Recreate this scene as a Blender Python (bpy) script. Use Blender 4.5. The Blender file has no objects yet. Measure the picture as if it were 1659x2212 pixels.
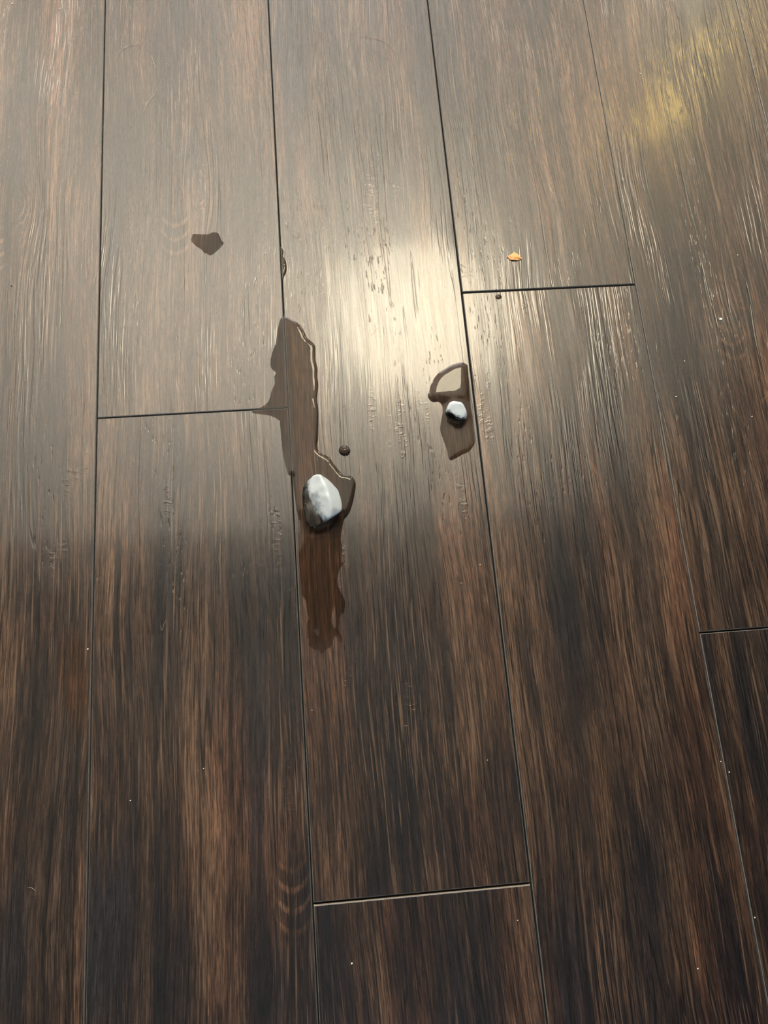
import bpy, bmesh, math, random, json
from mathutils import Vector, Matrix, noise
from mathutils.geometry import delaunay_2d_cdt

D = json.loads('''{"cam":{"loc":[0.2197840109573513,-9.172952145301231e-15,0.6877494898281536],"rot":[[0.9960503945239338,0.06425013698728713,-0.06128239115627293],[-0.07802066206844482,0.9628101305299739,-0.25866856948469036],[0.04238381600466311,0.26242822341731725,0.9640202485917573]],"f":1661.000090214405},"puddle":[[0.18003,0.39163],[0.18305,0.3907],[0.19026,0.38571],[0.19577,0.38082],[0.19877,0.37513],[0.20162,0.36673],[0.20636,0.36194],[0.2092,0.35727],[0.20912,0.35012],[0.20886,0.34119],[0.2102,0.33291],[0.20958,0.32411],[0.20999,0.31705],[0.2091,0.30836],[0.20791,0.30133],[0.20858,0.29173],[0.20827,0.28392],[0.20772,0.27635],[0.20664,0.26097],[0.20521,0.25257],[0.2072,0.24747],[0.21179,0.2438],[0.21641,0.24073],[0.21996,0.23451],[0.22353,0.2289],[0.22714,0.22409],[0.23334,0.22246],[0.23707,0.21975],[0.23911,0.2147],[0.23873,0.2091],[0.23633,0.19933],[0.23359,0.19055],[0.22999,0.18366],[0.22624,0.17992],[0.22376,0.17126],[0.22188,0.16175],[0.22265,0.15386],[0.22179,0.14699],[0.22139,0.14077],[0.22319,0.13871],[0.22017,0.1348],[0.21774,0.12967],[0.2162,0.12171],[0.2177,0.11568],[0.22118,0.10744],[0.22218,0.10235],[0.22051,0.09455],[0.21741,0.09146],[0.21582,0.08579],[0.21508,0.07741],[0.21762,0.07211],[0.21697,0.06703],[0.21362,0.07037],[0.21178,0.07377],[0.2099,0.07203],[0.20756,0.06513],[0.20225,0.0624],[0.19823,0.05895],[0.19638,0.06231],[0.19149,0.06389],[0.18785,0.0674],[0.1888,0.07302],[0.18683,0.07439],[0.18696,0.08719],[0.18975,0.09099],[0.18794,0.09567],[0.18727,0.10665],[0.18424,0.11218],[0.18379,0.11978],[0.18359,0.12402],[0.18314,0.13594],[0.18306,0.15118],[0.18517,0.16749],[0.18504,0.18022],[0.18309,0.19079],[0.18205,0.2047],[0.18061,0.22422],[0.17704,0.22627],[0.17522,0.23369],[0.17272,0.24964],[0.17141,0.27589],[0.17018,0.28197],[0.16242,0.28671],[0.15393,0.28865],[0.14609,0.29055],[0.14619,0.29339],[0.15401,0.29578],[0.16146,0.30156],[0.165,0.31261],[0.16838,0.31949],[0.16804,0.32731],[0.17019,0.33081],[0.16591,0.33547],[0.16486,0.34272],[0.16756,0.35417],[0.17108,0.36301],[0.17293,0.37473],[0.17619,0.38739]],"pool":[[0.35603,0.32947],[0.35164,0.33152],[0.34603,0.33064],[0.34018,0.32869],[0.33424,0.32525],[0.32719,0.321],[0.322,0.3145],[0.31868,0.30821],[0.31709,0.30293],[0.31501,0.29818],[0.31673,0.29337],[0.31977,0.29111],[0.32431,0.29132],[0.32722,0.28872],[0.32821,0.28499],[0.32744,0.27859],[0.32555,0.27171],[0.32367,0.26259],[0.32507,0.25445],[0.32664,0.2487],[0.32806,0.24111],[0.32891,0.23359],[0.33088,0.23114],[0.33592,0.23268],[0.34155,0.23558],[0.34853,0.23841],[0.35253,0.24238],[0.35576,0.24735],[0.35633,0.25251],[0.35642,0.26982],[0.35591,0.28168],[0.3561,0.29818],[0.35689,0.31606],[0.35735,0.32635]],"spot":[[0.09213,0.48927],[0.09604,0.4894],[0.1027,0.48876],[0.10782,0.48851],[0.11065,0.49],[0.11379,0.49061],[0.11718,0.48968],[0.1192,0.48595],[0.12072,0.48085],[0.12315,0.47712],[0.12054,0.47332],[0.11721,0.46973],[0.11248,0.46542],[0.10921,0.46372],[0.10588,0.46623],[0.10279,0.46724],[0.10123,0.47052],[0.09688,0.47395],[0.09277,0.47791],[0.0905,0.48147],[0.09092,0.48554]],"bead":[[0.17953,0.47068],[0.18299,0.46513],[0.18192,0.45987],[0.18381,0.45624],[0.18502,0.45191],[0.1855,0.4471],[0.18496,0.44236],[0.18244,0.43583],[0.18111,0.43201],[0.17982,0.43418],[0.17926,0.44265],[0.17893,0.45132],[0.17913,0.46129]],"drop":[[0.2364,0.24665],[0.23602,0.24476],[0.23499,0.24309],[0.23341,0.24184],[0.23142,0.2415],[0.22951,0.24183],[0.2279,0.24275],[0.22652,0.24392],[0.22561,0.24551],[0.2253,0.24735],[0.22579,0.24915],[0.22687,0.25067],[0.22841,0.25172],[0.2302,0.25222],[0.23206,0.25208],[0.23375,0.25134],[0.23516,0.25015],[0.23609,0.24852]],"droplet":[[0.40017,0.40162],[0.39978,0.4006],[0.39907,0.39976],[0.39812,0.3992],[0.39708,0.39885],[0.39597,0.39884],[0.39491,0.3992],[0.39415,0.39996],[0.39374,0.40092],[0.39371,0.40196],[0.39402,0.40297],[0.39468,0.40383],[0.3956,0.40445],[0.39668,0.40467],[0.39773,0.40454],[0.39862,0.40409],[0.39943,0.40351],[0.39998,0.40265]],"ice":[[0.20724,0.2162,0.025],[0.21118,0.20394,0.027],[0.21389,0.1938,0.027],[0.21545,0.18594,0.0255],[0.2136,0.17715,0.022],[0.22446,0.18599,0.017],[0.22488,0.19279,0.016],[0.22222,0.20457,0.014],[0.21477,0.21298,0.017],[0.22435,0.18426,0.017],[0.21825,0.17979,0.019],[0.20353,0.17328,0.013],[0.19735,0.17274,0.0065],[0.19355,0.17437,0.0045],[0.19167,0.1783,0.005],[0.19077,0.18539,0.005],[0.18971,0.19316,0.009],[0.18953,0.20171,0.013],[0.19029,0.20829,0.013],[0.19316,0.2128,0.015],[0.19721,0.21469,0.018],[0.20126,0.217,0.021],[0.20435,0.21759,0.024]],"ice_base":[[0.19562,0.20948,0.0006],[0.20947,0.21083,0.0006],[0.21837,0.20124,0.0006],[0.22025,0.18993,0.0006],[0.21284,0.18067,0.0006],[0.2032,0.17602,0.0006],[0.19398,0.1784,0.0006],[0.19139,0.19408,0.0006]],"core":[[0.20618,0.21492,0.021],[0.2115,0.20397,0.024],[0.21384,0.19425,0.024],[0.21543,0.18665,0.023],[0.21326,0.17969,0.019],[0.22243,0.18755,0.015],[0.2224,0.19397,0.014],[0.22006,0.20412,0.013],[0.21375,0.21102,0.015],[0.20666,0.17696,0.013],[0.20575,0.1817,0.015],[0.20452,0.1889,0.016],[0.20417,0.19766,0.016],[0.20208,0.20527,0.016],[0.20293,0.21166,0.018],[0.19629,0.21011,0.013],[0.19576,0.20189,0.011]],"ice2":[[0.33347,0.28428,0.015],[0.33604,0.28464,0.016],[0.34298,0.28328,0.016],[0.346,0.28116,0.015],[0.34848,0.27387,0.014],[0.34917,0.27135,0.012],[0.34892,0.2697,0.008],[0.34548,0.26686,0.005],[0.34097,0.26516,0.004],[0.33166,0.2715,0.005],[0.32881,0.27554,0.006],[0.33055,0.27995,0.01],[0.34325,0.26646,0.011],[0.33793,0.26779,0.012],[0.33269,0.27282,0.012],[0.33022,0.27586,0.013]],"ice2_base":[[0.33298,0.28378,0.0006],[0.33921,0.28726,0.0006],[0.3463,0.28587,0.0006],[0.34929,0.2799,0.0006],[0.34968,0.27507,0.0006],[0.34589,0.26908,0.0006],[0.34073,0.26701,0.0006],[0.33327,0.2732,0.0006]],"core2":[[0.33394,0.28326,0.014],[0.33656,0.28409,0.015],[0.34263,0.28278,0.015],[0.34521,0.28069,0.014],[0.34734,0.27435,0.013],[0.34781,0.27185,0.011],[0.34415,0.26816,0.009],[0.33835,0.27053,0.011],[0.33344,0.27461,0.011],[0.33152,0.27757,0.011],[0.34001,0.28011,0.006]],"dry":[[[0.21165,0.1006],[0.21271,0.09698],[0.21281,0.0879],[0.21209,0.08153],[0.21049,0.08165],[0.20887,0.08687],[0.20952,0.09203],[0.21111,0.09648]],[[0.19268,0.08049],[0.19413,0.0808],[0.19543,0.08193],[0.19695,0.07977],[0.1972,0.07689],[0.19586,0.07494],[0.19395,0.07753]]],"flake":[[0.41086,0.44674],[0.41548,0.44895],[0.41852,0.45207],[0.42227,0.44916],[0.42612,0.44326],[0.42338,0.44259],[0.42088,0.4419],[0.41612,0.44241],[0.41335,0.44336]],"knots":[[-0.08176,0.5362],[0.09847,0.54748],[0.64542,0.39882]],"cresc":[[0.62854,0.36363],[0.07449,0.50972],[-0.10115,0.50184],[0.16474,-0.11736]],"tints":[[0.1995,0.72904,0.023,0.1574,[0.013,0.015,0.021],0.8],[0.15298,0.73694,0.0214,0.1166,[0.11,0.062,0.038],0.75],[0.30246,0.74493,0.0416,0.0944,[0.055,0.033,0.026],0.6],[0.43651,0.7019,0.0287,0.1172,[0.055,0.033,0.026],0.6],[0.54213,0.68546,0.0316,0.1816,[0.085,0.05,0.03],0.4],[0.41747,0.11089,0.0163,0.1073,[0.006,0.007,0.011],0.8],[0.41877,0.01535,0.0165,0.1147,[0.006,0.007,0.011],0.55],[0.01739,-0.14553,0.0226,0.0809,[0.013,0.015,0.021],0.85],[0.01808,-0.11682,0.0033,0.0048,[0.006,0.007,0.011],0.8],[0.13636,-0.15267,0.0167,0.0655,[0.006,0.007,0.011],0.5],[0.25575,-0.01891,0.0239,0.074,[0.006,0.007,0.011],0.4],[0.14569,-0.19665,0.0219,0.0415,[0.006,0.007,0.011],0.75],[0.18847,-0.18408,0.0111,0.0642,[0.006,0.007,0.011],0.7],[-0.0577,-0.15541,0.0143,0.0828,[0.013,0.015,0.021],0.7],[0.45526,-0.16346,0.0175,0.11,[0.006,0.007,0.011],0.75],[0.38541,-0.21513,0.0226,0.083,[0.013,0.015,0.021],0.5],[0.62678,0.20949,0.0252,0.1098,[0.055,0.033,0.026],0.45],[0.57041,-0.02819,0.0146,0.0917,[0.006,0.007,0.011],0.7],[-0.08198,0.74466,0.0296,0.1211,[0.013,0.015,0.021],0.5],[0.67215,0.51017,0.0229,0.1073,[0.055,0.033,0.026],0.5],[0.0923,0.09235,0.0243,0.1281,[0.085,0.05,0.03],0.35],[-0.03732,0.143,0.0325,0.1047,[0.055,0.033,0.026],0.3],[0.1412,-0.0174,0.0196,0.1012,[0.013,0.015,0.021],0.5],[0.0904,0.58484,0.0125,0.0426,[0.013,0.015,0.021],0.6],[-0.08918,0.5783,0.0112,0.0336,[0.013,0.015,0.021],0.6],[0.6372,0.36316,0.0164,0.0158,[0.013,0.015,0.021],0.6],[0.42937,-0.07824,0.016,0.0863,[0.085,0.05,0.03],0.5]],"stain":[[-0.01266,0.04443,0.0133,0.0459,[0.046,0.017,0.003],0.9],[-0.01926,0.07243,0.0087,0.0237,[0.046,0.017,0.003],0.6]],"crumbs":[[0.62133,0.36402,5.5,0,"white crumb lying on the ring knot near the right edge"],[0.58907,0.67107,3.2,0,"small white crumb on the plank streaked with gold glare"],[-0.10032,0.79104,3,0,"tiny white crumb in the far top left corner"],[-0.04908,0.78176,3,0,"tiny white crumb just left of the leftmost seam, far end"],[0.02947,0.62225,2.4,1,"tan speck below the longer pale hair"],[0.65369,0.43705,2.6,0,"round white speck just above the right-hand ring knot"],[0.20866,-0.18623,2.8,0,"white speck on the nearest short plank below the pale end joint"],[0.03377,-0.04903,2.6,0,"cream speck on the left plank well below the brown stain"],[0.5435,-0.06793,3,1,"tan crumb just right of the rightmost long seam"],[0.53789,-0.05868,2.4,0,"pale speck just left of the rightmost long seam"],[0.48766,-0.21502,2.6,0,"pale sliver near the bottom right corner"],[0.54232,-0.18224,2.6,0,"pale speck on the bottom right plank edge"],[-0.00363,0.07843,3.2,0,"white grit on the leftmost seam above the brown stain"],[0.34745,0.12874,2.6,1,"pinkish speck left of the third long seam"],[-0.0851,0.43907,3,2,"dark speck on the far left plank"],[0.63165,0.2572,2.4,0,"white speck on the dark plank at the right edge"],[-0.03745,0.07617,2.2,2,"dark grit at the left of the brown stain"],[0.3349,-0.04123,2,1,"orange speck beside the curved dark grain"],[0.09427,-0.02862,2.2,0,"pale speck in the middle of the long left plank"],[0.57502,0.32023,2.4,0,"white sliver left of the crescent grain"],[0.55965,0.28263,2.6,0,"white speck right of the fourth long seam"],[0.18756,0.01187,1.8,0,"tiny pale speck beside the seam below the wet tail"],[0.34539,-0.167,1.8,0,"tiny white speck on the nearest short plank, right side"]],"hairs":[["long pale hair curling near the leftmost seam",[[0.0135,0.71336],[0.01639,0.72072],[0.02228,0.72615],[0.02972,0.72966],[0.03918,0.73059]],0],["thin pale hair bending down the second plank",[[0.05705,0.67494],[0.05507,0.66592],[0.05116,0.65883],[0.04726,0.65298],[0.04435,0.64651],[0.0429,0.6424]],0],["reddish brown hair curving over the far middle plank",[[0.27876,0.73281],[0.29105,0.73112],[0.30216,0.72754],[0.31094,0.72085],[0.31542,0.71241],[0.31814,0.70154],[0.31888,0.6858]],1],["short curled hair at the right edge over dark wood",[[0.6461,0.27204],[0.64766,0.27491],[0.65042,0.27673],[0.65391,0.27751]],1],["short curled fibre on the left plank below the end joint",[[0.05884,0.0948],[0.06003,0.08983],[0.06166,0.0946],[0.06329,0.09856]],0],["faint straight hair left of the pale bent one",[[0.05115,0.71641],[0.05264,0.70765],[0.0561,0.69764]],0],["tiny pale hair on the bottom left plank",[[-0.04716,-0.10843],[-0.0435,-0.10909],[-0.04087,-0.11137]],0]],"joints":{"1":0.29396666666666665,"2":0.4084366666666666,"3":-0.14055666666666666,"4":0.05256}}''')
SC = bpy.context.scene
COL = SC.collection
random.seed(7)

# ------------------------------------------------------------------ camera
cam_d = bpy.data.cameras.new('camera')
cam = bpy.data.objects.new('camera', cam_d); COL.objects.link(cam)
cam_d.sensor_fit = 'VERTICAL'; cam_d.sensor_height = 36.0
cam_d.lens = D['cam']['f'] / 2212 * 36.0
cam_d.clip_start = 0.01
r = D['cam']['rot']; l = D['cam']['loc']
cam.matrix_world = Matrix([r[0] + [l[0]], r[1] + [l[1]], r[2] + [l[2]], [0, 0, 0, 1]])
SC.camera = cam

# ------------------------------------------------------------------ world, lamps, exposure
w = bpy.data.worlds.new('world'); SC.world = w; w.use_nodes = True
w.node_tree.nodes['Background'].inputs[0].default_value = (0.6, 0.75, 1.0, 1)
w.node_tree.nodes['Background'].inputs[1].default_value = 0.15
SC.view_settings.view_transform = 'Standard'
SC.view_settings.look = 'None'
SC.view_settings.gamma = 1.0
SC.view_settings.use_curve_mapping = False
SC.view_settings.exposure = 0.6
SC.cycles.use_denoising = True
SC.cycles.max_bounces = 5
SC.cycles.diffuse_bounces = 2
SC.cycles.glossy_bounces = 3
SC.cycles.adaptive_threshold = 0.045
SC.cycles.sample_clamp_indirect = 6.0

def light(name, kind, loc, energy, color, size=0.2, size_y=None, rot=(0, 0, 0)):
    d = bpy.data.lights.new(name, kind); d.energy = energy; d.color = color
    if kind == 'AREA':
        d.shape = 'RECTANGLE' if size_y else 'DISK'
        d.size = size
        if size_y: d.size_y = size_y
    else:
        d.shadow_soft_size = size
    o = bpy.data.objects.new(name, d); COL.objects.link(o); o.location = loc; o.rotation_euler = rot
    return o
P90 = math.pi / 2
# a big round ceiling lamp in the room beyond, its glow on the ceiling, unseen fills added to brighten the room, daylight from behind
light('ceiling_lamp_glow', 'AREA', (0.63, 1.69, 2.34), 24, (1, .88, .63), 0.76)
light('ceiling_lamp_halo', 'AREA', (0.63, 1.69, 2.05), 11, (1, .87, .63), 0.5, None, (math.pi, 0, 0))
light('added_ceiling_wash', 'AREA', (-0.25, 1.95, 0.8), 185, (1, .91, .77), 0.7, None, (math.pi, 0, 0))  # floating upward light added to brighten the ceiling; no lamp stands here
light('added_fill_right', 'POINT', (2.0, 3.2, 1.7), 25, (1, .90, .74), 0.25)  # unseen fill added on the right to lift the room's ceiling
light('added_fill_left', 'POINT', (-1.4, 2.9, 1.7), 30, (1, .90, .76), 0.25)  # unseen fill added on the left, no lamp behind it
light('warm_floor_lamp_glow', 'AREA', (1.84, 2.56, 2.0), 3.4, (1, .66, .13), 0.08, 0.6, (-P90, 0, math.radians(-35)))
light('added_far_fill', 'AREA', (0.4, 4.1, 1.3), 45, (.90, .95, 1.0), 2.0, 1.4, (-P90, 0, 0))  # unseen light added at the far wall to help brighten the ceiling
light('rear_window_daylight', 'AREA', (0.3, -1.7, 1.4), 12, (.55, .75, 1.0), 1.0, 1.1, (P90, 0, 0))

# ------------------------------------------------------------------ node helpers
class NT:
    def __init__(s, tree): s.t = tree; s.n = tree.nodes; s.l = tree.links
    def node(s, t, **kw):
        n = s.n.new(t)
        for k, v in kw.items(): setattr(n, k, v)
        return n
    def set(s, sock, v):
        if hasattr(v, 'is_linked') or isinstance(v, bpy.types.NodeSocket): s.l.new(v, sock)
        elif v is not None:
            if isinstance(v, (list, tuple)) and sock.type == 'RGBA' and len(v) == 3: v = (*v, 1)
            sock.default_value = v
    def m(s, op, a, b=None, c=None, clamp=False):
        n = s.node('ShaderNodeMath', operation=op, use_clamp=clamp)
        for i, v in enumerate((a, b, c)):
            if v is not None: s.set(n.inputs[i], v)
        return n.outputs[0]
    def comb(s, x, y, z):
        n = s.node('ShaderNodeCombineXYZ')
        for i, v in enumerate((x, y, z)): s.set(n.inputs[i], v)
        return n.outputs[0]
    def noise(s, v, scale=1.0, detail=2.0, rough=.5, dist=0.0):
        n = s.node('ShaderNodeTexNoise')
        s.set(n.inputs['Vector'], v); n.inputs['Scale'].default_value = scale
        n.inputs['Detail'].default_value = detail; n.inputs['Roughness'].default_value = rough
        n.inputs['Distortion'].default_value = dist
        return n.outputs[0]
    def smooth(s, v, a, b, lo=0.0, hi=1.0):
        n = s.node('ShaderNodeMapRange', interpolation_type='SMOOTHSTEP')
        s.set(n.inputs[0], v)
        for i, q in zip((1, 2, 3, 4), (a, b, lo, hi)): n.inputs[i].default_value = q
        return n.outputs[0]
    def mix(s, f, a, b, blend='MIX'):
        n = s.node('ShaderNodeMix', data_type='RGBA', blend_type=blend)
        s.set(n.inputs[0], f); s.set(n.inputs[6], a); s.set(n.inputs[7], b)
        return n.outputs[2]
    def ramp(s, f, stops):
        n = s.node('ShaderNodeValToRGB'); e = n.color_ramp.elements
        while len(e) < len(stops): e.new(.5)
        for el, (p, c) in zip(e, stops): el.position = p; el.color = (*c, 1)
        s.set(n.inputs[0], f); return n.outputs[0]

def mat(name):
    m = bpy.data.materials.new(name); m.use_nodes = True
    nt = NT(m.node_tree); nt.n.clear()
    out = nt.node('ShaderNodeOutputMaterial')
    return m, nt, out

def simple(name, col, rough=.5, spec=.5, scale=60, var=.25, bump=0.0):
    m, t, out = mat(name)
    geo = t.node('ShaderNodeNewGeometry')
    n = t.noise(geo.outputs['Position'], scale, 4, .6)
    c = t.mix(n, [v * (1 - var) for v in col], [min(1, v * (1 + var)) for v in col])
    b = t.node('ShaderNodeBsdfPrincipled')
    t.set(b.inputs['Base Color'], c); b.inputs['Roughness'].default_value = rough
    b.inputs['Specular IOR Level'].default_value = spec
    if bump:
        bp = t.node('ShaderNodeBump'); bp.inputs['Strength'].default_value = bump; bp.inputs['Distance'].default_value = .0005
        t.set(bp.inputs['Height'], n); t.set(b.inputs['Normal'], bp.outputs[0])
    t.set(out.inputs[0], b.outputs[0])
    return m

# ------------------------------------------------------------------ wood print of the planks
def wood(name, wet):
    m, t, out = mat(name)
    geo = t.node('ShaderNodeNewGeometry')
    sep = t.node('ShaderNodeSeparateXYZ'); t.set(sep.inputs[0], geo.outputs['Position'])
    x, y = sep.outputs[0], sep.outputs[1]
    at = t.node('ShaderNodeAttribute', attribute_type='OBJECT', attribute_name='seed')
    seed = at.outputs['Fac']
    M = t.m
    # grain runs along y; wander of the grain, plus bulges of the grain around printed knots
    wv = t.comb(M('MULTIPLY', x, 7.0), M('MULTIPLY', y, 2.6), M('MULTIPLY', seed, 3.1))
    wander = M('MULTIPLY', M('SUBTRACT', t.noise(wv, 1.0, 2, .5), .5), .030)
    u = M('ADD', x, wander)
    knot_mask = None; ring = None
    for i, (kx, ky) in enumerate(D['knots']):
        dx = M('SUBTRACT', x, kx); dy = M('SUBTRACT', y, ky)
        ex = M('DIVIDE', dx, .012); ey = M('DIVIDE', dy, .036)
        rr = M('SQRT', M('ADD', M('MULTIPLY', ex, ex), M('MULTIPLY', ey, ey)))
        g = M('POWER', 2.718, M('MULTIPLY', M('MULTIPLY', rr, rr), -.45))
        u = M('SUBTRACT', u, M('MULTIPLY', M('MULTIPLY', dx, g), .75))
        mk = t.smooth(rr, 1.05, .8)
        knot_mask = mk if knot_mask is None else M('MAXIMUM', knot_mask, mk)
        wb = M('MULTIPLY', M('SUBTRACT', t.noise(t.comb(M('MULTIPLY', x, 70), M('MULTIPLY', y, 28), float(i)), 1.0, 2, .5), .5), 1.1)
        rg = M('MULTIPLY', t.smooth(M('SINE', M('MULTIPLY', M('ADD', rr, wb), 26.0)), .2, 1.0, -.35, 1.0), t.smooth(ex, -.45, .35))
        ring = M('MULTIPLY', rg, mk) if ring is None else M('ADD', ring, M('MULTIPLY', rg, mk))
    cres = None
    for i, (kx, ky) in enumerate(D['cresc']):
        dx = M('DIVIDE', M('SUBTRACT', x, kx), .017); dy = M('SUBTRACT', y, ky)
        # stacked u-shaped arcs opening to the far side
        ph = M('SUBTRACT', dy, M('MULTIPLY', M('MULTIPLY', dx, dx), .016))
        arc = t.smooth(M('SINE', M('MULTIPLY', M('ADD', ph, M('MULTIPLY', wander, .45)), 400.0)), .1, 1.0, -.6, 1.0)
        mk = M('MULTIPLY', t.smooth(M('ABSOLUTE', dx), 1.0, .55), t.smooth(M('ABSOLUTE', M('ADD', ph, .022)), .034, .015))
        v = M('MULTIPLY', arc, mk)
        cres = v if cres is None else M('ADD', cres, v)
    sx = M('MULTIPLY', seed, .731)
    sx7 = M('MULTIPLY', seed, 5.37); sx3 = M('MULTIPLY', seed, 2.91)
    def noise2(su, sv, off, det, rough):
        n = t.node('ShaderNodeTexNoise', noise_dimensions='2D')
        t.set(n.inputs['Vector'], t.comb(M('MULTIPLY_ADD', u, su, M('ADD', sx7, off * 3.7)), M('MULTIPLY_ADD', y, sv, M('ADD', sx3, off)), 0.0))
        n.inputs['Scale'].default_value = 1.0; n.inputs['Detail'].default_value = det; n.inputs['Roughness'].default_value = rough
        return n.outputs[0]
    def gr(su, sv, det=2, rough=.55, dist=0.0, off=0.0):
        return noise2(su, sv, off, det, rough)
    broad = gr(38, 2.2, 3, .55)
    mid = gr(150, 6.0, 3, .6, off=3.0)
    fine = gr(620, 22, 3, .65, off=7.0)
    patch = gr(11, 3.2, 2, .5, off=11.0)
    tone = M('ADD', M('ADD', M('MULTIPLY', broad, .40), M('MULTIPLY', mid, .34)), M('MULTIPLY', fine, .26))
    tone = M('ADD', tone, M('MULTIPLY', M('SUBTRACT', patch, .5), .42))
    tone = M('ADD', tone, M('MULTIPLY', M('ADD', ring, cres), .11))
    col = t.ramp(tone, [(.32, (.006, .0065, .010)), (.43, (.018, .0125, .0115)), (.52, (.042, .026, .0185)),
                        (.61, (.082, .050, .033)), (.74, (.150, .093, .060))])
    # reddish and bluish drifts
    hue = gr(16, 2.0, 1, .5, off=19.0)
    col = t.mix(M('MULTIPLY', t.smooth(hue, .52, .68), .38), col, t.mix(1.0, col, (1.25, .86, .76), 'MULTIPLY'))
    col = t.mix(M('MULTIPLY', t.smooth(hue, .48, .34), .5), col, t.mix(1.0, col, (.72, .92, 1.15), 'MULTIPLY'))
    # coloured passages of the print: dark heartwood strips, orange and reddish sapwood
    wob = M('MULTIPLY', M('SUBTRACT', gr(60, 5, 3, .6, off=23.0), .5), 1.5)
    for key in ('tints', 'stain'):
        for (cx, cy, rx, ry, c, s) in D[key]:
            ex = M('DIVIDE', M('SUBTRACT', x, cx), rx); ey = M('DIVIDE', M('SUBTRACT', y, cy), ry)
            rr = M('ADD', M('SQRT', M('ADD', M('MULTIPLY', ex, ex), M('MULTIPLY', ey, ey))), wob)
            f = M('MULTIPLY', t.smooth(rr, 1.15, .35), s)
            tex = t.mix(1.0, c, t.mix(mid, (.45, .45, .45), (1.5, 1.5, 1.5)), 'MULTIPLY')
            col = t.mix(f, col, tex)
    # long thin dark growth lines
    ln1 = t.smooth(M('ABSOLUTE', M('SUBTRACT', gr(75, 1.6, 1, .5, off=83.0), .5)), .030, .008)
    lnm = t.smooth(gr(19, 2.4, 2, .5, off=89.0), .43, .55)
    col = t.mix(M('MULTIPLY', M('MULTIPLY', ln1, lnm), .85), col, (.006, .005, .005))
    mott = gr(640, 70, 3, .65, off=101.0)
    col = t.mix(1.0, col, t.mix(t.smooth(mott, .32, .68), (.68, .68, .71), (1.38, 1.34, 1.30)), 'MULTIPLY')
    fib = gr(1150, 34, 2, .6, off=103.0)
    col = t.mix(1.0, col, t.mix(t.smooth(fib, .34, .66), (.52, .52, .54), (1.62, 1.56, 1.50)), 'MULTIPLY')
    # fine pale and dark pores
    region = t.smooth(gr(22, 3.5, 2, .5, off=31.0), .42, .62)
    dash = M('MULTIPLY', t.smooth(gr(480, 9, 2, .6, off=37.0), .57, .68), region)
    col = t.mix(M('MULTIPLY', dash, .55), col, (.215, .138, .090))
    dark = t.smooth(gr(330, 7, 2, .55, off=41.0), .38, .30)
    col = t.mix(M('MULTIPLY', dark, .75), col, (.005, .0045, .0045))
    crack = t.smooth(M('ABSOLUTE', M('SUBTRACT', gr(48, 1.5, 2, .5, off=47.0), .5)), .010, .003)
    crack = M('MULTIPLY', crack, t.smooth(gr(14, 4, 1, .5, off=53.0), .50, .60))
    col = t.mix(M('MULTIPLY', crack, .85), col, (.003, .003, .0035))
    col = t.mix(1.0, col, (.55, .545, .54), 'MULTIPLY')
    if wet:
        col = t.mix(1.0, col, (1.28, 1.15, 1.0), 'MULTIPLY')
        col = t.mix(.45, col, (.034, .0215, .0145))
    # embossed relief
    hg = gr(480, 13, 3, .6, off=61.0)
    emb = t.smooth(gr(17, 4.5, 2, .5, off=67.0), .45, .66)
    ridge = gr(230, 9, 2, .6, off=71.0)
    chat = t.smooth(gr(120, 240, 2, .6, off=107.0), .50, .66)
    chm = t.smooth(gr(34, 7, 3, .6, off=73.0), .63, .74)
    soft = gr(48, 9, 1, .5, off=79.0)
    h = M('MULTIPLY', hg, .22)
    h = M('ADD', h, M('MULTIPLY', M('MULTIPLY', t.smooth(ridge, .40, .62), emb), .95))
    h = M('ADD', h, M('MULTIPLY', M('MULTIPLY', chat, chm), .38))
    h = M('ADD', h, M('MULTIPLY', soft, 1.5))
    pit = t.smooth(gr(330, 62, 2, .6, off=109.0), .60, .80)
    h = M('SUBTRACT', h, M('MULTIPLY', M('MULTIPLY', pit, t.smooth(gr(24, 6, 2, .5, off=97.0), .52, .68)), .9))
    h = M('SUBTRACT', h, M('MULTIPLY', crack, .5))
    bp = t.node('ShaderNodeBump'); bp.inputs['Strength'].default_value = .25 if wet else 1.0
    bp.inputs['Distance'].default_value = .00022
    t.set(bp.inputs['Height'], h)
    b = t.node('ShaderNodeBsdfPrincipled')
    t.set(b.inputs['Base Color'], col)
    if wet:
        b.inputs['Roughness'].default_value = .5; b.inputs['Specular IOR Level'].default_value = .04
    else:
        t.set(b.inputs['Roughness'], t.smooth(M('ADD', M('MULTIPLY', fine, .5), M('MULTIPLY', hg, .5)), .3, .7, .24, .34))
        b.inputs['Coat Weight'].default_value = .30; b.inputs['Coat Roughness'].default_value = .09
        t.set(b.inputs['Coat Normal'], bp.outputs[0])
        b.inputs['Specular IOR Level'].default_value = .38
    t.set(b.inputs['Normal'], bp.outputs[0])
    t.set(out.inputs[0], b.outputs[0])
    return m
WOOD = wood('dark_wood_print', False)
WET = wood('dark_wood_print_under_water', True)
EDGE = simple('plank_micro_bevel', (.085, .085, .085), .38, .5, 300, .4)
CORE = simple('plank_core', (.40, .33, .25), .7, .2, 500, .3)
SIDE = simple('plank_long_side', (.12, .118, .115), .5, .4, 500, .4)
END_SHADE = simple('plank_core_shaded_end', (.035, .036, .034), .6, .3, 500, .3)  # core on ends facing the viewer's side; their shade is put into the colour
UNDER = simple('underlay', (.02, .02, .02), .8, .1)
PAINT = simple('wall_paint', (.72, .69, .63), .7, .2, 8, .04)
WHITE = simple('ceiling_paint', (.82, .80, .76), .8, .2, 8, .03)
DARKP = simple('hall_walls_darkened', (.10, .09, .085), .7, .2, 8, .06)  # darkened so the unseen hall walls leave little sheen on the floor

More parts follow.
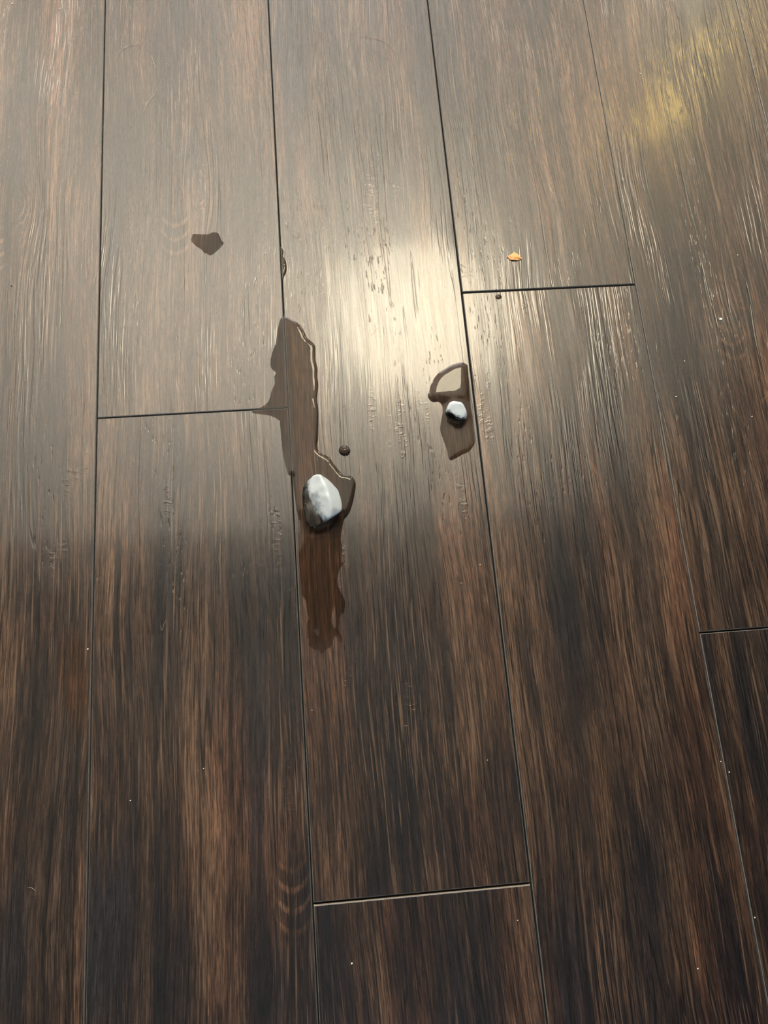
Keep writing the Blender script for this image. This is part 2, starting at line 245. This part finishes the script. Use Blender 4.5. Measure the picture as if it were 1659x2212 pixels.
HALLC = simple('hall_ceiling_darkened', (.30, .29, .28), .8, .2, 8, .03)  # ceiling colour darkened to cut its reflected haze on the near floor

def clear_mat(name, ior, rough, tint, refr):
    m, t, out = mat(name)
    fr = t.node('ShaderNodeFresnel'); fr.inputs[0].default_value = ior
    tr = t.node('ShaderNodeBsdfTransparent'); tr.inputs[0].default_value = (*tint, 1)
    gl = t.node('ShaderNodeBsdfGlossy'); gl.inputs['Roughness'].default_value = rough
    base = tr.outputs[0]
    if refr:
        rf = t.node('ShaderNodeBsdfRefraction'); rf.inputs['IOR'].default_value = ior; rf.inputs['Roughness'].default_value = .02
        rf.inputs[0].default_value = (*tint, 1)
        mx = t.node('ShaderNodeMixShader'); mx.inputs[0].default_value = refr
        t.set(mx.inputs[1], base); t.set(mx.inputs[2], rf.outputs[0]); base = mx.outputs[0]
    mx = t.node('ShaderNodeMixShader'); t.set(mx.inputs[0], fr.outputs[0])
    t.set(mx.inputs[1], base); t.set(mx.inputs[2], gl.outputs[0])
    return m, t, out, mx.outputs[0]
WATER, t_, o_, s_ = clear_mat('water', 1.333, .015, (.985, .985, .98), 0)
t_.set(o_.inputs[0], s_)

def ice_mat(name, cx, cy, ang, lo, hi, core=False, z0=.004, z1=.011):
    # clear ice, turning cloudy white across the cube
    m, t, out, clear = clear_mat(name, 1.31, .03, (.93, .95, .97), .55)
    geo = t.node('ShaderNodeNewGeometry')
    sep = t.node('ShaderNodeSeparateXYZ'); t.set(sep.inputs[0], geo.outputs['Position'])
    M = t.m
    d = M('ADD', M('MULTIPLY', M('SUBTRACT', sep.outputs[0], cx), math.cos(ang)), M('MULTIPLY', M('SUBTRACT', sep.outputs[1], cy), math.sin(ang)))
    n = t.noise(geo.outputs['Position'], 110, 3, .6)
    n2 = t.noise(geo.outputs['Position'], 900, 2, .6)
    n = M('ADD', n, M('MULTIPLY', n2, .25))
    d = M('ADD', d, M('MULTIPLY', M('SUBTRACT', n, .62), .016))
    f = t.smooth(d, lo, hi)
    low = t.smooth(sep.outputs[2], z0, z1)
    f = M('MULTIPLY', M('MULTIPLY', f, low), .96)
    pr = t.node('ShaderNodeBsdfPrincipled')
    t.set(pr.inputs['Base Color'], t.mix(n, (.31, .37, .42), (.50, .56, .605)))
    pr.inputs['Roughness'].default_value = .18
    pr.inputs['Subsurface Weight'].default_value = .5
    pr.inputs['Subsurface Radius'].default_value = (.006, .007, .008)
    pr.inputs['Subsurface Scale'].default_value = .6
    if core: clear = t.node('ShaderNodeBsdfTransparent').outputs[0]
    mx = t.node('ShaderNodeMixShader'); t.set(mx.inputs[0], f)
    t.set(mx.inputs[1], clear); t.set(mx.inputs[2], pr.outputs[0])
    t.set(out.inputs[0], mx.outputs[0])
    return m

# ------------------------------------------------------------------ mesh helpers
def obj(name, bm, mats, parent=None, smooth=False):
    me = bpy.data.meshes.new(name); bm.normal_update(); bm.to_mesh(me); bm.free()
    for m in (mats if isinstance(mats, (list, tuple)) else [mats]): me.materials.append(m)
    if smooth: me.polygons.foreach_set('use_smooth', [True] * len(me.polygons))
    o = bpy.data.objects.new(name, me); COL.objects.link(o)
    if parent: o.parent = parent
    return o
def tag(o, label, cat, group=None):
    o['label'] = label; o['category'] = cat
    if group: o['group'] = group
    return o
def box(bm, a, b):
    v = bmesh.ops.create_cube(bm, size=1)['verts']
    for q in v:
        q.co = Vector((a[i] + (b[i] - a[i]) * (q.co[i] + .5) for i in range(3)))
def struct(name, boxes, m):
    bm = bmesh.new()
    for a, b in boxes: box(bm, a, b)
    o = obj(name, bm, m); o['kind'] = 'structure'; return o

def inside(pt, poly):
    x, y = pt; c = False; j = len(poly) - 1
    for i in range(len(poly)):
        xi, yi = poly[i]; xj, yj = poly[j]
        if (yi > y) != (yj > y) and x < (xj - xi) * (y - yi) / (yj - yi) + xi: c = not c
        j = i
    return c
def edge_dist(pt, poly):
    x, y = pt; best = 1e9; j = len(poly) - 1
    for i in range(len(poly)):
        ax, ay = poly[j]; bx, by = poly[i]; dx, dy = bx - ax, by - ay
        L = dx * dx + dy * dy; k = 0 if L == 0 else max(0, min(1, ((x - ax) * dx + (y - ay) * dy) / L))
        best = min(best, (x - ax - k * dx) ** 2 + (y - ay - k * dy) ** 2); j = i
    return math.sqrt(best)
def curve(poly, n=4, closed=True):
    out = []; N = len(poly)
    for i in range(N if closed else N - 1):
        p = [Vector(poly[(i + k) % N] if closed else poly[max(0, min(N - 1, i + k))]) for k in (-1, 0, 1, 2)]
        for s in range(n):
            q = s / n
            out.append(tuple(.5 * (2 * p[1] + (p[2] - p[0]) * q + (2 * p[0] - 5 * p[1] + 4 * p[2] - p[3]) * q * q + (3 * p[1] - p[0] - 3 * p[2] + p[3]) * q ** 3)))
    if not closed: out.append(tuple(poly[-1]))
    return out
WETS = {k: curve(D[k], 3) for k in ('puddle', 'pool', 'spot', 'bead')}
for k in ('drop', 'droplet'): WETS[k] = curve(D[k], 2)
DRY = [curve(h, 2) for h in D['dry']]      # dry islands inside the wet tail
def wet_at(p, poly): return inside(p, poly) and not any(inside(p, h) for h in DRY)
def rim_dist(p, poly): return min([edge_dist(p, poly)] + [edge_dist(p, h) for h in DRY])

# ------------------------------------------------------------------ floor and its planks
Wd, BEV, TH = .18, .0006, .005
GAP = lambda i: {0: .0013, 1: .0013, 2: .0017, 3: .0006, 4: .0007}.get(i, .001)
X0, X1, Y0, Y1 = -2.34, 3.24, -1.8, 4.2
floor = struct('floor', [((X0, Y0, -.03), (X1, Y1, -TH - .0003))], UNDER)
LEN = 1.22
gj = {0: D['joints']['1'], 1: D['joints']['3'], 2: D['joints']['2'], 3: D['joints']['4'], -1: -.33, 4: -.33}
def plank(x0, x1, y0, y1, seed, eg):
    x0 += GAP(round(x0 / Wd)) / 2; x1 -= GAP(round(x1 / Wd)) / 2; y0 += eg; y1 -= eg
    a = (x0 + BEV, y0 + BEV); b = (x1 - BEV, y1 - BEV)
    polys = [p for p in WETS.values() if max(q[0] for q in p) > x0 and min(q[0] for q in p) < x1 and max(q[1] for q in p) > y0 and min(q[1] for q in p) < y1]
    bm = bmesh.new()
    lo = [(x0, y0), (x1, y0), (x1, y1), (x0, y1)]
    hi = [(a[0], a[1]), (b[0], a[1]), (b[0], b[1]), (a[0], b[1])]
    B0 = [bm.verts.new((*p, -TH)) for p in lo]
    B1 = [bm.verts.new((*p, -BEV)) for p in lo]
    T = [bm.verts.new((*p, 0)) for p in hi]
    for i in range(4):
        j = (i + 1) % 4
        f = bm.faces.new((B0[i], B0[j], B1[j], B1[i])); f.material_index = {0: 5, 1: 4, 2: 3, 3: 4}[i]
        f = bm.faces.new((B1[i], B1[j], T[j], T[i])); f.material_index = 2
    bm.faces.new(B0[::-1]).material_index = 3
    if not polys:
        bm.faces.new(T)
    else:
        vs = [Vector(p) for p in hi]; es = [(0, 1), (1, 2), (2, 3), (3, 0)]
        near = [h for h in DRY if x0 < h[0][0] < x1 and y0 < h[0][1] < y1]
        for p in polys + near:
            s = len(vs); vs += [Vector(q) for q in p]; es += [(s + i, s + (i + 1) % len(p)) for i in range(len(p))]
        rv, re, rf = delaunay_2d_cdt(vs, es, [], 0, 1e-7)[:3]
        e = 1e-6
        vv = {}
        for f in rf:
            c = sum((rv[i] for i in f), Vector((0, 0))) / len(f)
            if not (a[0] - e < c.x < b[0] + e and a[1] - e < c.y < b[1] + e): continue
            for i in f:
                if i not in vv: vv[i] = bm.verts.new((*rv[i], 0))
            try: fc = bm.faces.new([vv[i] for i in f])
            except ValueError: continue
            fc.normal_update()
            if fc.normal.z < 0: fc.normal_flip()
            fc.material_index = 1 if any(wet_at(c, p) for p in polys) else 0
    o = obj('plank', bm, [WOOD, WET, EDGE, CORE, SIDE, END_SHADE], floor)
    o['seed'] = seed
    return o
n0 = int(round(X0 / Wd)); n1 = int(round(X1 / Wd))
SEEDS = {(-1, 0): 3.7, (0, 0): 8.2, (0, 1): 5.4, (1, 0): 11.3, (1, 1): 2.6, (2, 0): 14.9, (2, 1): 7.7, (3, 0): 19.1, (3, 1): 23.4}
for ln in range(n0, n1):
    j = gj.get(ln, ((ln * .377) % 1) * LEN)
    k0 = math.floor((Y0 - j) / LEN)
    y = j + k0 * LEN; k = k0
    while y < Y1:
        a, b = max(y, Y0), min(y + LEN, Y1)
        if b - a > .02:
            plank(ln * Wd, (ln + 1) * Wd, a, b, SEEDS.get((ln, k + 1), random.uniform(0, 60)), {0: .0006, 1: .0011, 2: .0010, 3: .0008}.get(ln, .0009))
        y += LEN; k += 1

# ------------------------------------------------------------------ room shell (outside the picture; it lights the floor)
H = 2.45; HX = 1.16; HY = .72
struct('ceiling', [((X0, HY - .1, H), (X1, Y1, H + .1))], WHITE)
struct('ceiling_hall', [((X0, Y0, H - .02), (X1, HY - .1, H + .1))], HALLC)
struct('wall_far', [((X0, Y1, 0), (X1, Y1 + .1, H))], PAINT)
struct('wall_left', [((X0 - .1, Y0, 0), (X0, Y1, H))], PAINT)
struct('wall_right', [((X1, Y0, 0), (X1 + .1, Y1, H))], PAINT)
struct('wall_back', [((X0, Y0 - .1, 0), (X1, Y0, H))], DARKP)
struct('wall_added_blocker', [((HX, Y0, 0), (HX + .1, HY, H))], DARKP)  # unseen wall added so that its dark face reflects in the floor
struct('wall_added_header', [((X0, HY - .1, 2.12), (HX, HY, H))], DARKP)  # unseen header added to darken what the near floor reflects

# ------------------------------------------------------------------ water
def water(name, poly, hfun, step, R, parent=None, seed=0):
    vs = [Vector(p) for p in poly]; n = len(vs); es = [(i, (i + 1) % n) for i in range(n)]
    for h in DRY:
        if inside(h[0], poly):
            k = len(vs); vs += [Vector(q) for q in h]; es += [(k + i, k + (i + 1) % len(h)) for i in range(len(h))]
    xs = [p[0] for p in poly]; ys = [p[1] for p in poly]
    rnd = random.Random(seed)
    # rings close to the rim, then a loose grid
    y = min(ys)
    while y < max(ys):
        x = min(xs)
        while x < max(xs):
            p = (x + rnd.uniform(-.2, .2) * step, y + rnd.uniform(-.2, .2) * step)
            if wet_at(p, poly) and rim_dist(p, poly) > step * .35: vs.append(Vector(p))
            x += step
        y += step
    rv, re, rf = delaunay_2d_cdt(vs, es, [], 0, 1e-8)[:3]
    bm = bmesh.new(); vv = {}; dd = {}
    for f in rf:
        c = sum((rv[i] for i in f), Vector((0, 0))) / len(f)
        if not wet_at(c, poly): continue
        for i in f:
            if i not in vv:
                d = rim_dist(rv[i], poly); h = hfun(rv[i].x, rv[i].y); k = min(1, d / R)
                z = h * (1 - (1 - k) ** 2)
                vv[i] = bm.verts.new((rv[i].x, rv[i].y, .00004 + z))
        fc = bm.faces.new([vv[i] for i in f]); fc.normal_update()
        if fc.normal.z < 0: fc.normal_flip()
    return obj(name, bm, WATER, parent, True)
def sm(v, a, b):
    k = max(0, min(1, (v - a) / (b - a))); return k * k * (3 - 2 * k)
def climb(x, y, key):
    poly = [p[:2] for p in D[key + '_base']]
    d = 0 if inside((x, y), poly) else edge_dist((x, y), poly)
    return .0016 * math.exp(-d / .0022)
def h_puddle(x, y):
    thick = sm(x, .176, .182) * sm(y, .135, .165)
    return .00012 + .00125 * thick + climb(x, y, 'ice')
tag(water('water_puddle', WETS['puddle'], h_puddle, .0016, .0042, seed=1), 'long clear water puddle with a ragged wet tail, around the larger ice cube', 'puddle')
tag(water('water_puddle', WETS['pool'], lambda x, y: .00055 + .0014 * sm(y, .285, .30) + climb(x, y, 'ice2'), .0012, .0075, seed=2), 'small glossy water puddle around the smaller ice cube', 'puddle')
tag(water('water_patch', WETS['spot'], lambda x, y: .0002, .0016, .002, seed=3), 'flat dark wet patch on the second plank, beside the printed knot', 'water')
tag(water('water_bead', WETS['bead'], lambda x, y: .0013, .0008, .0022, seed=4), 'narrow water bead clinging to the second long seam', 'water')
tag(water('water_drop', WETS['drop'], lambda x, y: .0022, .0007, .0062, seed=5), 'round water drop to the right of the long puddle', 'drop')
tag(water('water_drop', WETS['droplet'], lambda x, y: .0014, .0004, .0030, seed=6), 'tiny water droplet just below the short dark end joint', 'drop')

# ------------------------------------------------------------------ ice
def hull(pts, amp):
    bm = bmesh.new()
    for p in pts: bm.verts.new(p)
    res = bmesh.ops.convex_hull(bm, input=bm.verts)
    junk = [g for g in res['geom_interior'] + res['geom_unused'] if isinstance(g, bmesh.types.BMVert)]
    if junk: bmesh.ops.delete(bm, geom=list(set(junk)), context='VERTS')
    bmesh.ops.recalc_face_normals(bm, faces=bm.faces)
    bmesh.ops.triangulate(bm, faces=bm.faces)
    for k in range(4):      # even out the triangles, so that melting rounds every edge alike
        long = [e for e in bm.edges if e.calc_length() > .0022]
        if not long: break
        bmesh.ops.subdivide_edges(bm, edges=long, cuts=1, use_grid_fill=False)
        bmesh.ops.triangulate(bm, faces=bm.faces)
    c0 = sum((v.co for v in bm.verts), Vector()) / len(bm.verts)
    for k in range(4): bmesh.ops.smooth_vert(bm, verts=bm.verts, factor=.5, use_axis_x=True, use_axis_y=True, use_axis_z=True)
    bm.normal_update()
    for v in bm.verts:
        v.co = c0 + (v.co - c0) * 1.035 + v.normal * noise.noise(v.co * 170) * amp
        v.co.z = max(v.co.z, .0003)
    return bm
def ice_cube(name, key, label, mt, core_mat):
    o = obj(name, hull(D[key] + D[key + '_base'], .00035), mt, None, True)
    tag(o, label, 'ice')
    c = obj('cloudy_core', hull(D['core' + key[3:]], .0005), core_mat, o, True)
    c['label'] = 'milky white core inside clear ice'
    return o
I1 = (.2035, .1985, math.radians(20)); I2 = (.339, .2745, math.radians(65))
ice_cube('ice_cube', 'ice', 'larger half-melted ice cube with cloudy white ridge, in the long puddle',
         ice_mat('cloudy_ice', *I1, -.009, .002), ice_mat('cloudy_ice_core', *I1, -.013, -.003, True))
ice_cube('ice_cube', 'ice2', 'smaller melting ice cube beside the dark third seam',
         ice_mat('cloudy_ice_small', *I2, -.0036, .0008, False, .003, .007), ice_mat('cloudy_ice_small_core', *I2, -.0065, -.003, True, .001, .004))

# ------------------------------------------------------------------ leaf flake, crumbs, hairs
FL = simple('dry_leaf', (.52, .27, .11), .6, .3, 700, .25)
bm = bmesh.new()
top = [bm.verts.new((x, y, .0012 + .0006 * math.sin(i * 2.1))) for i, (x, y) in enumerate(D['flake'])]
bot = [bm.verts.new((v.co.x, v.co.y, v.co.z - .0004)) for v in top]
cx = sum((v.co for v in top), Vector()) / len(top)
ct = bm.verts.new(cx + Vector((0, 0, .0012))); cb = bm.verts.new(cx + Vector((0, 0, .0008)))
n = len(top)
for i in range(n):
    j = (i + 1) % n
    bm.faces.new((top[j], top[i], ct)); bm.faces.new((bot[i], bot[j], cb)); bm.faces.new((top[i], top[j], bot[j], bot[i]))
bmesh.ops.recalc_face_normals(bm, faces=bm.faces)
tag(obj('leaf_flake', bm, FL), 'orange dry leaf flake above the short dark end joint', 'leaf')

CR = [simple('crumb_white', (.75, .73, .70), .6, .3, 900, .2), simple('crumb_tan', (.55, .36, .22), .6, .3, 900, .2), simple('crumb_dark', (.012, .011, .01), .5, .3, 900, .2)]
for i, (x, y, s, k, lab) in enumerate(D['crumbs']):
    rad = s * .00021
    bm = bmesh.new(); bmesh.ops.create_icosphere(bm, subdivisions=2, radius=1)
    rn = random.Random(i); sx, sy, sz = rn.uniform(.8, 1.5), rn.uniform(.7, 1.1), rn.uniform(.5, .8)
    for v in bm.verts:
        q = 1 + .35 * noise.noise(v.co * 1.6 + Vector((i * 3.1, 0, 0)))
        v.co = Vector((v.co.x * sx, v.co.y * sy, v.co.z * sz)) * q * rad
    bmesh.ops.rotate(bm, verts=bm.verts, matrix=Matrix.Rotation(rn.uniform(0, 3.1), 3, 'Z'))
    zmin = min(v.co.z for v in bm.verts)
    o = obj('crumb', bm, CR[k], None, True); o.location = (x, y, -zmin)
    tag(o, lab, 'crumb', 'crumbs scattered on the planks')

HR = [simple('hair_pale', (.42, .36, .29), .4, .5), simple('hair_brown', (.30, .15, .09), .4, .5)]
for lab, pts, k in D['hairs']:
    line = curve(pts, 5, False); bm = bmesh.new(); rings = []; R_ = .00011
    N = len(line)
    for i, p in enumerate(line):
        a = Vector(line[max(0, i - 1)]); b = Vector(line[min(N - 1, i + 1)]); t = (b - a).normalized(); nn = Vector((-t.y, t.x))
        z = .00015 + .0006 * math.sin(math.pi * i / (N - 1))
        ring = []
        for q in range(5):
            an = q * 2 * math.pi / 5; rr = R_ * (1 - .6 * abs(2 * i / (N - 1) - 1) ** 3)
            ring.append(bm.verts.new((p[0] + nn.x * math.cos(an) * rr, p[1] + nn.y * math.cos(an) * rr, z + math.sin(an) * rr)))
        rings.append(ring)
    for a, b in zip(rings, rings[1:]):
        for q in range(5): bm.faces.new((a[q], a[(q + 1) % 5], b[(q + 1) % 5], b[q]))
    bm.faces.new(rings[0][::-1]); bm.faces.new(rings[-1])
    bmesh.ops.recalc_face_normals(bm, faces=bm.faces)
    tag(obj('hair', bm, HR[k], None, True), lab, 'hair', 'loose hairs on the floor')
